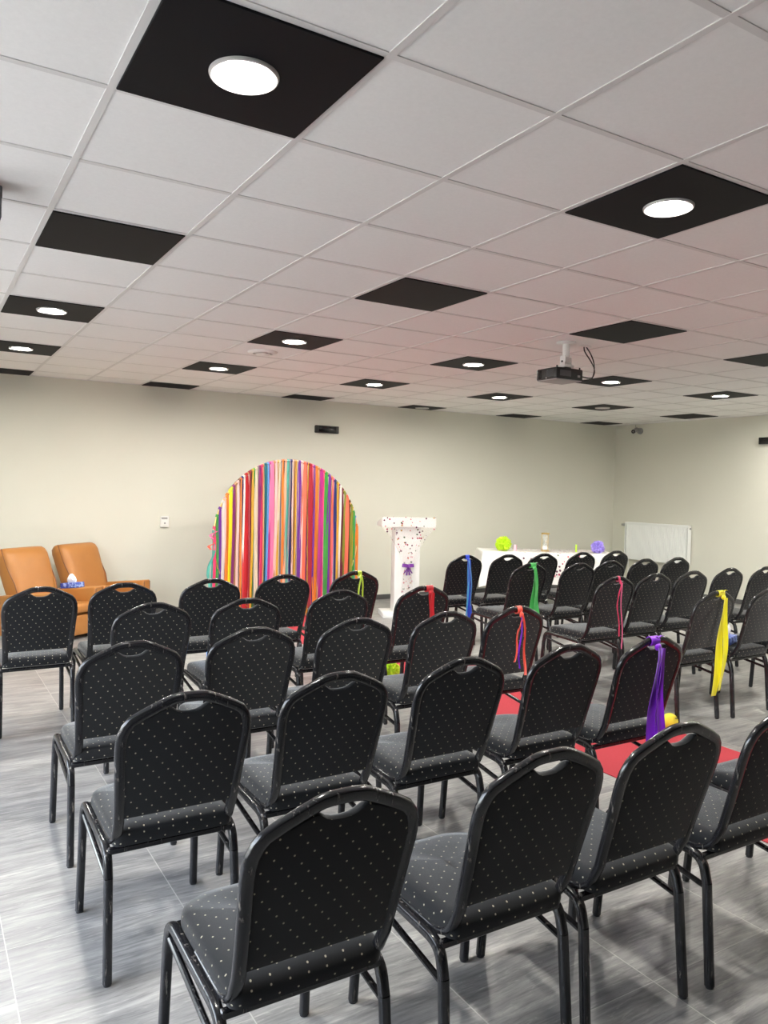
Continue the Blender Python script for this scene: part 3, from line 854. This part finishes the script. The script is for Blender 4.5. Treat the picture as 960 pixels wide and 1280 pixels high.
# ------------------------------------------------------------------ armchairs (face +y)
def make_armchair():
    t = thing('armchair', '', 'armchair')
    W = .35
    bm = bmesh.new(); box(bm, -W+.09, W-.09, -.30,   .335, .045, .245, .012, 2)
    link('base', bm, M['leather'], t, 40)
    for sx in (-1, 1):
        for sy in (-.24, .26):
            bm = bmesh.new(); cyl(bm, (sx*.25, sy, 0), (sx*.25, sy, .05), .02, .024, 12); link('foot', bm, M['black_plastic'], t)
    # seat cushion with a rounded, slightly raised front
    bm = bmesh.new(); vs = box(bm, -W+.105, W-.105, -.22, .36, .235, .335, .035, 4)
    for v in bm.verts:
        v.co.z += .03*(v.co.y+.2)/.55
        if v.co.z > .29: v.co.z += .022*(1-(v.co.x/.26)**2)*max(0, 1-abs(v.co.y-.07)/.3)
    link('seat_cushion', bm, M['leather'], t, 50)
    # arms rising to the front
    for sx in (-1, 1):
        bm = bmesh.new()
        box(bm, -.055, .055, -.33, .355, .04, .435, .014, 3)
        for v in bm.verts:
            if v.co.z > .3: v.co.z += .075*(v.co.y+.33)/.685
            v.co.x += sx*(W-.055)
        a = link('arm', bm, M['leather'], t, 40)
        bm = bmesh.new()   # piped front facing
        pts = [(sx*(W-.055)+dx, .357, z) for dx, z in ((-.045, .07), (-.045, .495), (.045, .495), (.045, .07))]
        sweep(bm, pts, circ(.004, 6), n0=(0, 1, 0), closed=True)
        link('piping', bm, M['piping'], a)
    # leaning back with a rolled head and side facings
    bm = bmesh.new()
    D = Vector((0, -.36, .93)).normalized(); Nn = Vector((0, .93, .36)).normalized()
    base = Vector((0, -.20, .29))
    secs = [(0, .245, .085, 0), (.1, .25, .09, .0), (.25, .262, .088, .012), (.38, .268, .085, .018), (.47, .27, .088, .018), (.55, .272, .092, .012), (.605, .268, .085, 0), (.635, .25, .06, -.012), (.645, .22, .03, -.02)]
    rings = []
    for s, hw, th, bul in secs:
        c = base+D*s; ring = []
        n = 28
        for k in range(n):
            a = 2*PI*k/n; ca, sa = math.cos(a), math.sin(a)
            x = hw*math.copysign(abs(ca)**.35, ca); q = th*math.copysign(abs(sa)**.55, sa)
            if sa > 0: q += bul
            ring.append(bm.verts.new(c+Vector((x, 0, 0))+Nn*q))
        rings.append(ring)
    for a, b in zip(rings, rings[1:]):
        for k in range(28): bm.faces.new((a[k], a[(k+1) % 28], b[(k+1) % 28], b[k]))
    bm.faces.new(rings[0][::-1]); bm.faces.new(rings[-1])
    bk = link('backrest', bm, M['leather'], t, 60)
    for sx in (-1, 1):
        bm = bmesh.new(); pts = []
        for s, hw, th, bul in secs[:-1]:
            pts.append(base+D*s+Vector((sx*(hw*.985), 0, 0))+Nn*(th*.62+bul+.026*math.sin(s*9.5)))
        sweep(bm, pts, circ(.006, 8), n0=(1, 0, 0))
        link('piping', bm, M['piping'], bk)
        # puckered wing facing at the side of the head
        bm = bmesh.new()
        prof = []
        for s, hw, th, bul in secs:
            for_ = th*.60+bul+.026*math.sin(s*9.5)
            prof.append((base+D*s+Nn*(-th*.75), base+D*s+Nn*for_, hw))
        A = [[bm.verts.new(a+Vector((sx*(h+.001), 0, 0))), bm.verts.new((a+b)/2+Vector((sx*(h+.016), 0, 0))), bm.verts.new(b+Vector((sx*(h+.001), 0, 0))),
              bm.verts.new(b+Vector((sx*(h-.02), 0, 0))), bm.verts.new(a+Vector((sx*(h-.02), 0, 0)))] for a, b, h in prof]
        for a, b in zip(A, A[1:]):
            for k in range(5): bm.faces.new((a[k], a[(k+1) % 5], b[(k+1) % 5], b[k]))
        bm.faces.new(A[0][::-1]); bm.faces.new(A[-1])
        link('side_facing', bm, M['leather'], bk, 60)
    return t
AR = math.radians(-145)           # +y turned to face right and towards the viewer
fdir = Vector((-math.sin(AR), math.cos(AR), 0)); ldir = Vector((math.cos(AR), math.sin(AR), 0))
ac = make_armchair()
A1 = Vector((.69, 6.02, 0)); ac.location = A1; ac.rotation_euler.z = AR
ac['label'] = 'tan leather armchair, the nearer one at the left edge of the photo'; ac['group'] = 'tan leather armchairs by the front wall'
ac2 = ac.copy(); COL.objects.link(ac2)
for ch in list(ac.children):
    c = ch.copy(); COL.objects.link(c); c.parent = ac2
    for gch in ch.children:
        d = gch.copy(); COL.objects.link(d); d.parent = c
ac2.location = A1-ldir*.72
ac2['label'] = 'tan leather armchair, the farther one with the free arm towards the hoop'

def tissue_box(label, loc, rz, m, sheet=True, h=.055):
    t = thing('tissue_box', label, 'tissue box', loc, rz, 'tissue boxes')
    bm = bmesh.new(); box(bm, -.115, .115, -.055, .055, 0, h, .004, 2); link('carton', bm, m, t, 40)
    if sheet:
        bm = bmesh.new(); n = 18; rings = []
        for (rx, ry, z, am) in ((.055, .012, h, 0), (.06, .026, h+.025, .006), (.045, .03, h+.05, .010), (.022, .02, h+.078, .010), (.006, .006, h+.092, .003)):
            rings.append([bm.verts.new(((rx+am*math.sin(k*3))*math.cos(2*PI*k/n), (ry+am*math.sin(k*3+1))*math.sin(2*PI*k/n), z+am*.6*math.sin(k*2.2))) for k in range(n)])
        for a, b in zip(rings, rings[1:]):
            for k in range(n): bm.faces.new((a[k], a[(k+1) % n], b[(k+1) % n], b[k]))
        bm.faces.new(rings[-1])
        link('tissue_sheet', bm, M['tissue'], t, 60)
    return t
p = A1-ldir*.305-fdir*.02
tb = tissue_box('blue tissue box with a white sheet pulled up on an armchair arm', (p.x, p.y, .4715), AR+.1, M['box_blue'])
tb.rotation_euler = (0, -.109, AR+PI/2)
tissue_box('blue tissue box on a chair seat behind the yellow ribbon', (4.655, 1.15, .4965), .35, M['box_blue'])
tissue_box('light blue flat box on a chair seat, fourth nearest row of the left block', (1.10, 2.11, .4965), 1.45, M['box_light'], False)

# ------------------------------------------------------------------ wall and ceiling fittings
def emergency(label, loc, rz):
    t = thing('emergency_light', label, 'emergency light', loc, rz, 'black emergency lights on the walls')
    bm = bmesh.new(); box(bm, -.175, .175, -.052, -.001, -.05, .05, .008, 3); link('housing', bm, M['black_plastic'], t, 40)
    bm = bmesh.new(); box(bm, -.13, .13, -.056, -.05, -.036, .036, .004, 2); link('cover', bm, M['black_gloss'], t, 40)
emergency('black emergency light box on the front wall above the ribbon hoop', (4.285, YW, 2.367), 0)
emergency('black emergency light box on the right wall at the photo edge', (XR, 4.16, 2.385), -PI/2)
t = thing('thermostat', 'white wall thermostat on the front wall between armchairs and hoop', 'thermostat', (2.108, YW, 1.123))
bm = bmesh.new(); box(bm, -.052, .052, -.028, -.001, -.068, .068, .006, 3); link('housing', bm, M['white_plastic'], t, 40)
bm = bmesh.new(); box(bm, -.04, .032, -.0295, -.027, .030, .054, .001, 1); link('display', bm, M['grey_plastic'], t, 40)
bm = bmesh.new(); cyl(bm, (0, -.026, -.018), (0, -.034, -.018), .012, .010, 18); link('dial', bm, M['grey_plastic'], t, 40)
# bullet camera
cm = thing('security_camera', 'small bullet security camera on the right wall near the corner', 'security camera', (XR, 6.50, 2.64))
bm = bmesh.new(); cyl(bm, (-.001, 0, .0), (-.03, 0, 0), .055, .05, 24); link('mount', bm, M['grey_plastic'], cm, 40)
bm = bmesh.new(); sweep(bm, smooth_path([(-.02, 0, 0), (-.09, .02, .0), (-.12, .03, -.005)], .03), circ(.013, 10), n0=(0, 0, 1)); link('bracket', bm, M['grey_plastic'], cm)
bm = bmesh.new(); cyl(bm, (-.06, .03, .022), (-.21, -.03, -.022), .036, .036, 20); cyl(bm, (-.21, -.03, -.022), (-.214, -.0316, -.0232), .03, .03, 20, 1); cyl(bm, (-.213, -.0312, -.0229), (-.218, -.0332, -.0244), .014, .012, 14, 2)
link('body', bm, [M['grey_plastic'], M['black_gloss'], M['grey_plastic']], cm, 40)
bm = bmesh.new(); sweep(bm, smooth_path([(-.006, .10, HC-2.64-.002), (-.006, .10, .02), (-.02, .04, 0)], .02), circ(.004, 6), n0=(1, 0, 0)); link('cable', bm, M['grey_plastic'], cm)
# radiator on the right wall
ra = thing('radiator', 'white panel radiator on the right wall behind the chairs', 'radiator', (XR, 6.05, 0))
ya, yb, za, zb = -.63, .63, .49, 1.11
bm = bmesh.new()
nr = 34; prev = None
for k in range(nr*4+1):
    y = ya+.03+(yb-ya-.06)*k/(nr*4); ph = k % 4
    x = -.098-(.006 if ph in (1, 2) else 0)
    r_ = [bm.verts.new((x, y, za+.02)), bm.verts.new((x, y, zb-.035)), bm.verts.new((-.085, y, zb-.03)), bm.verts.new((-.085, y, za+.015))]
    if prev:
        for q in range(4): bm.faces.new((prev[q], prev[(q+1) % 4], r_[(q+1) % 4], r_[q]))
    else: bm.faces.new(r_)
    prev = r_
bm.faces.new(prev[::-1]); link('panel', bm, M['radiator'], ra, 30)
bm = bmesh.new(); box(bm, -.045, -.03, ya+.03, yb-.03, za+.02, zb-.035, .004, 1); link('rear_panel', bm, M['radiator'], ra, 30)
bm = bmesh.new()
box(bm, -.106, -.024, ya, yb, zb-.012, zb, .003, 1)
for k in range(40): y = ya+.04+(yb-ya-.08)*k/39; box(bm, -.09, -.04, y-.004, y+.004, zb-.002, zb+.003)
link('top_grille', bm, M['radiator'], ra, 30)
for y in (ya, yb-.012):
    bm = bmesh.new(); box(bm, -.106, -.024, y, y+.012, za, zb-.012, .003, 1); link('side_cover', bm, M['radiator'], ra, 30)
bm = bmesh.new(); box(bm, -.106, -.088, ya+.012, yb-.012, zb-.04, zb-.012, .002, 1); box(bm, -.106, -.088, ya+.012, yb-.012, za, za+.024, .002, 1); link('front_rail', bm, M['radiator'], ra, 30)
bm = bmesh.new(); cyl(bm, (-.06, yb-.002, zb-.05), (-.06, yb+.05, zb-.05), .012, None, 12); cyl(bm, (-.06, yb+.045, zb-.05), (-.06, yb+.10, zb-.05), .024, .02, 16); link('valve', bm, M['grey_plastic'], ra, 40)
bm = bmesh.new(); cyl(bm, (-.06, ya+.002, zb-.05), (-.06, ya-.014, zb-.05), .014, .012, 12); link('bleed_cap', bm, M['grey_plastic'], ra, 40)
for z in (za+.08, zb-.12):
    bm = bmesh.new(); box(bm, -.032, -.0005, -.36, -.32, z, z+.04); box(bm, -.032, -.0005, .32, .36, z, z+.04); link('wall_bracket', bm, M['radiator'], ra, 0)
bm = bmesh.new(); sweep(bm, smooth_path([(-.06, yb-.06, za+.03), (-.06, yb-.06, za-.15), (-.06, yb-.06, 0)], .03), circ(.009, 8), n0=(1, 0, 0)); link('pipe', bm, M['radiator'], ra)

# round ceiling vent
ve = thing('ceiling_vent', 'round white air valve in the ceiling beside a lit black tile', 'vent', (3.5*.6, 6.6*.6, HC))
bm = bmesh.new(); lathe(bm, [(.083, -.004), (.088, -.020), (.105, -.022), (.128, -.008), (.13, 0), (.083, 0)], 36); link('rim', bm, M['white_plastic'], ve, 50)
bm = bmesh.new(); lathe(bm, [(.002, -.034), (.05, -.032), (.066, -.022), (.05, -.014), (.02, -.010), (.02, 0), (.002, 0)], 32); link('cone', bm, M['white_plastic'], ve, 50)
bm = bmesh.new(); lathe(bm, [(.019, -.0025), (.084, -.0025), (.084, -.0005), (.019, -.0005)], 32); link('throat', bm, M['dark_grey'], ve, 0)

# projector with its ceiling mount
pj = thing('projector', 'black projector on a white mount hanging from the ceiling', 'projector', (3.845, 2.053, HC))
bm = bmesh.new(); lathe(bm, [(.02, -.014), (.06, -.012), (.075, -.006), (.075, 0), (.02, 0)], 30); link('ceiling_plate', bm, M['white_plastic'], pj, 50)
bm = bmesh.new(); cyl(bm, (0, 0, -.008), (0, 0, -.125), .027, .027, 22); link('mount_tube', bm, M['white_plastic'], pj, 50)
bm = bmesh.new()
for sx in (-1, 1): box(bm, sx*.034-.004, sx*.034+.004, -.026, .026, -.185, -.105, .002, 1)
box(bm, -.036, .036, -.03, .03, -.155, -.118, .004, 1); box(bm, -.048, .048, -.045, .045, -.196, -.178, .004, 1)
for sx in (-1, 1): cyl(bm, (sx*.037, 0, -.15), (sx*.043, 0, -.15), .008, None, 10, 1)
link('mount_bracket', bm, [M['white_plastic'], M['black_plastic']], pj, 40)
x0, x1, y0, y1, z0, z1 = -.145, .135, -.055, .175, -.300, -.205
bm = bmesh.new(); box(bm, x0, x1, y0, y1, z0+.006, z1, .012, 3)
body = link('body', bm, M['black_plastic'], pj, 40)
bm = bmesh.new(); box(bm, x0+.006, x1-.006, y0+.006, y1-.006, z0, z0+.012, .004, 2); link('underside_cover', bm, M['grey_plastic'], body, 40)
bm = bmesh.new(); box(bm, -.03, .03, -.03, .03, z1-.004, -.19, .003, 1); link('mount_foot', bm, M['black_plastic'], body, 40)
bm = bmesh.new()
for k in range(9): box(bm, x0-.002, x0+.004, y0+.03+k*.009, y0+.035+k*.009, z0+.025, z1-.015)
link('side_vent', bm, M['dark_grey'], body, 0)
bm = bmesh.new(); box(bm, x0-.003, x0+.004, y1-.06, y1-.022, z0+.018, z1-.012, .003, 1); link('side_grip', bm, M['black_gloss'], body, 40)
bm = bmesh.new(); box(bm, x0-.003, x0+.002, y0+.108, y0+.118, z0+.014, z0+.022); link('indicator', bm, M['white_plastic'], body, 0)
bm = bmesh.new()
box(bm, x0+.035, x0+.15, y0-.002, y0+.004, z0+.03, z1-.02, .001, 1)
for k in range(4): box(bm, x0+.05+k*.022, x0+.064+k*.022, y0-.004, y0+.002, z0+.04, z0+.054)
link('connector_panel', bm, M['dark_grey'], body, 0)
bm = bmesh.new(); box(bm, x1-.06, x1-.035, y0-.003, y0+.002, z0+.03, z0+.046); link('socket', bm, M['grey_plastic'], body, 0)
bm = bmesh.new(); cyl(bm, (-.06, y1-.003, -.25), (-.06, y1+.02, -.25), .036, .034, 24); cyl(bm, (-.06, y1+.018, -.25), (-.06, y1+.021, -.25), .028, .028, 24, 1); link('lens', bm, [M['dark_grey'], M['black_gloss']], body, 40)
for sx in (x0+.02, x1-.02):
    bm = bmesh.new(); cyl(bm, (sx, y0+.02, z1-.002), (sx, y0+.02, z1+.014), .006, None, 10); link('foot_screw', bm, M['black_plastic'], body)
bm = bmesh.new(); box(bm, .17, .27, -.005, .02, -.012, 0, .003, 1); link('cable_outlet', bm, M['white_plastic'], pj, 40)
for pts in ([(.20, .01, -.008), (.195, 0, -.05), (.25, -.02, -.12), (.285, -.035, -.19), (.25, -.05, -.255), (.20, -.06, -.268), (.12, -.058, -.262)],
            [(.225, .01, -.008), (.255, -.01, -.06), (.275, -.03, -.13), (.268, -.045, -.20), (.235, -.055, -.27), (.185, -.065, -.30), (.12, -.058, -.29)]):
    bm = bmesh.new(); sweep(bm, smooth_path(pts, .05, 5), circ(.005, 8), n0=(0, 1, .2)); link('cable', bm, M['cable'], pj)

# dark box hung from the ceiling at the left edge of the view
sb = thing('ceiling_speaker', 'dark grey box hung from the ceiling at the left photo edge', 'speaker', (-.315, 1.04, HC))
bm = bmesh.new(); lathe(bm, [(.02, -.01), (.04, -.008), (.045, 0), (.02, 0)], 20); cyl(bm, (0, 0, -.005), (0, 0, -.03), .014); link('bracket', bm, M['grey_plastic'], sb, 40)
bm = bmesh.new(); box(bm, -.11, .11, -.08, .08, -.075, -.025, .006, 2); box(bm, -.108, .108, -.075, .075, -.15, -.07, .006, 2); link('housing', bm, M['dark_grey'], sb, 40)
bm = bmesh.new(); cyl(bm, (.108, .0, -.062), (.114, 0, -.062), .007, None, 10); link('screw', bm, M['grey_plastic'], sb, 40)

# ------------------------------------------------------------------ light
w = bpy.data.worlds.new('sky'); S.world = w; w.use_nodes = True
nt = w.node_tree
sky = nt.nodes.new('ShaderNodeTexSky'); sky.sky_type = 'NISHITA'; sky.sun_disc = False
sky.sun_elevation = math.radians(38); sky.sun_rotation = math.radians(100); sky.air_density = 1.2; sky.dust_density = 4
hs = nt.nodes.new('ShaderNodeHueSaturation'); hs.inputs['Saturation'].default_value = .42
nt.links.new(sky.outputs[0], hs.inputs['Color']); nt.links.new(hs.outputs[0], nt.nodes['Background'].inputs[0])
nt.nodes['Background'].inputs[1].default_value = 1.2
for k, (a, b) in enumerate(WINS):
    L = bpy.data.lights.new('window_portal', 'AREA'); L.shape = 'RECTANGLE'; L.size = b-a; L.size_y = WZ[1]-WZ[0]
    L.cycles.is_portal = True
    o = bpy.data.objects.new('window_portal', L); COL.objects.link(o)
    o.location = (XL-.21, (a+b)/2, (WZ[0]+WZ[1])/2)
    o.rotation_euler = Vector((1, 0, 0)).to_track_quat('-Z', 'Z').to_euler()
S.view_settings.view_transform = 'Standard'; S.view_settings.look = 'None'
S.view_settings.gamma = 1; S.view_settings.use_curve_mapping = False
S.view_settings.exposure = 1.78
S.cycles.use_denoising = True
S.cycles.max_bounces = 10; S.cycles.diffuse_bounces = 6; S.cycles.transparent_max_bounces = 12
S.cycles.caustics_reflective = False; S.cycles.caustics_refractive = False
S.cycles.sample_clamp_indirect = 6

# ------------------------------------------------------------------ camera
cam = bpy.data.cameras.new('camera'); co = bpy.data.objects.new('camera', cam); COL.objects.link(co)
yaw, pitch, roll = .5447, -.0309, .0222
cyw, syw, cp, sp_ = math.cos(yaw), math.sin(yaw), math.cos(pitch), math.sin(pitch)
fw = Vector((syw*cp, cyw*cp, sp_)); rt = Vector((cyw, -syw, 0)); up = rt.cross(fw)
r2 = rt*math.cos(roll)+up*math.sin(roll); u2 = up*math.cos(roll)-rt*math.sin(roll)
mw = Matrix((r2, u2, -fw)).transposed().to_4x4(); mw.translation = (-.4914, -2.4198, 1.5911)
co.matrix_world = mw
cam.sensor_fit = 'HORIZONTAL'; cam.sensor_width = 36; cam.lens = 968.31*36/960
cam.clip_start = .05
S.camera = co
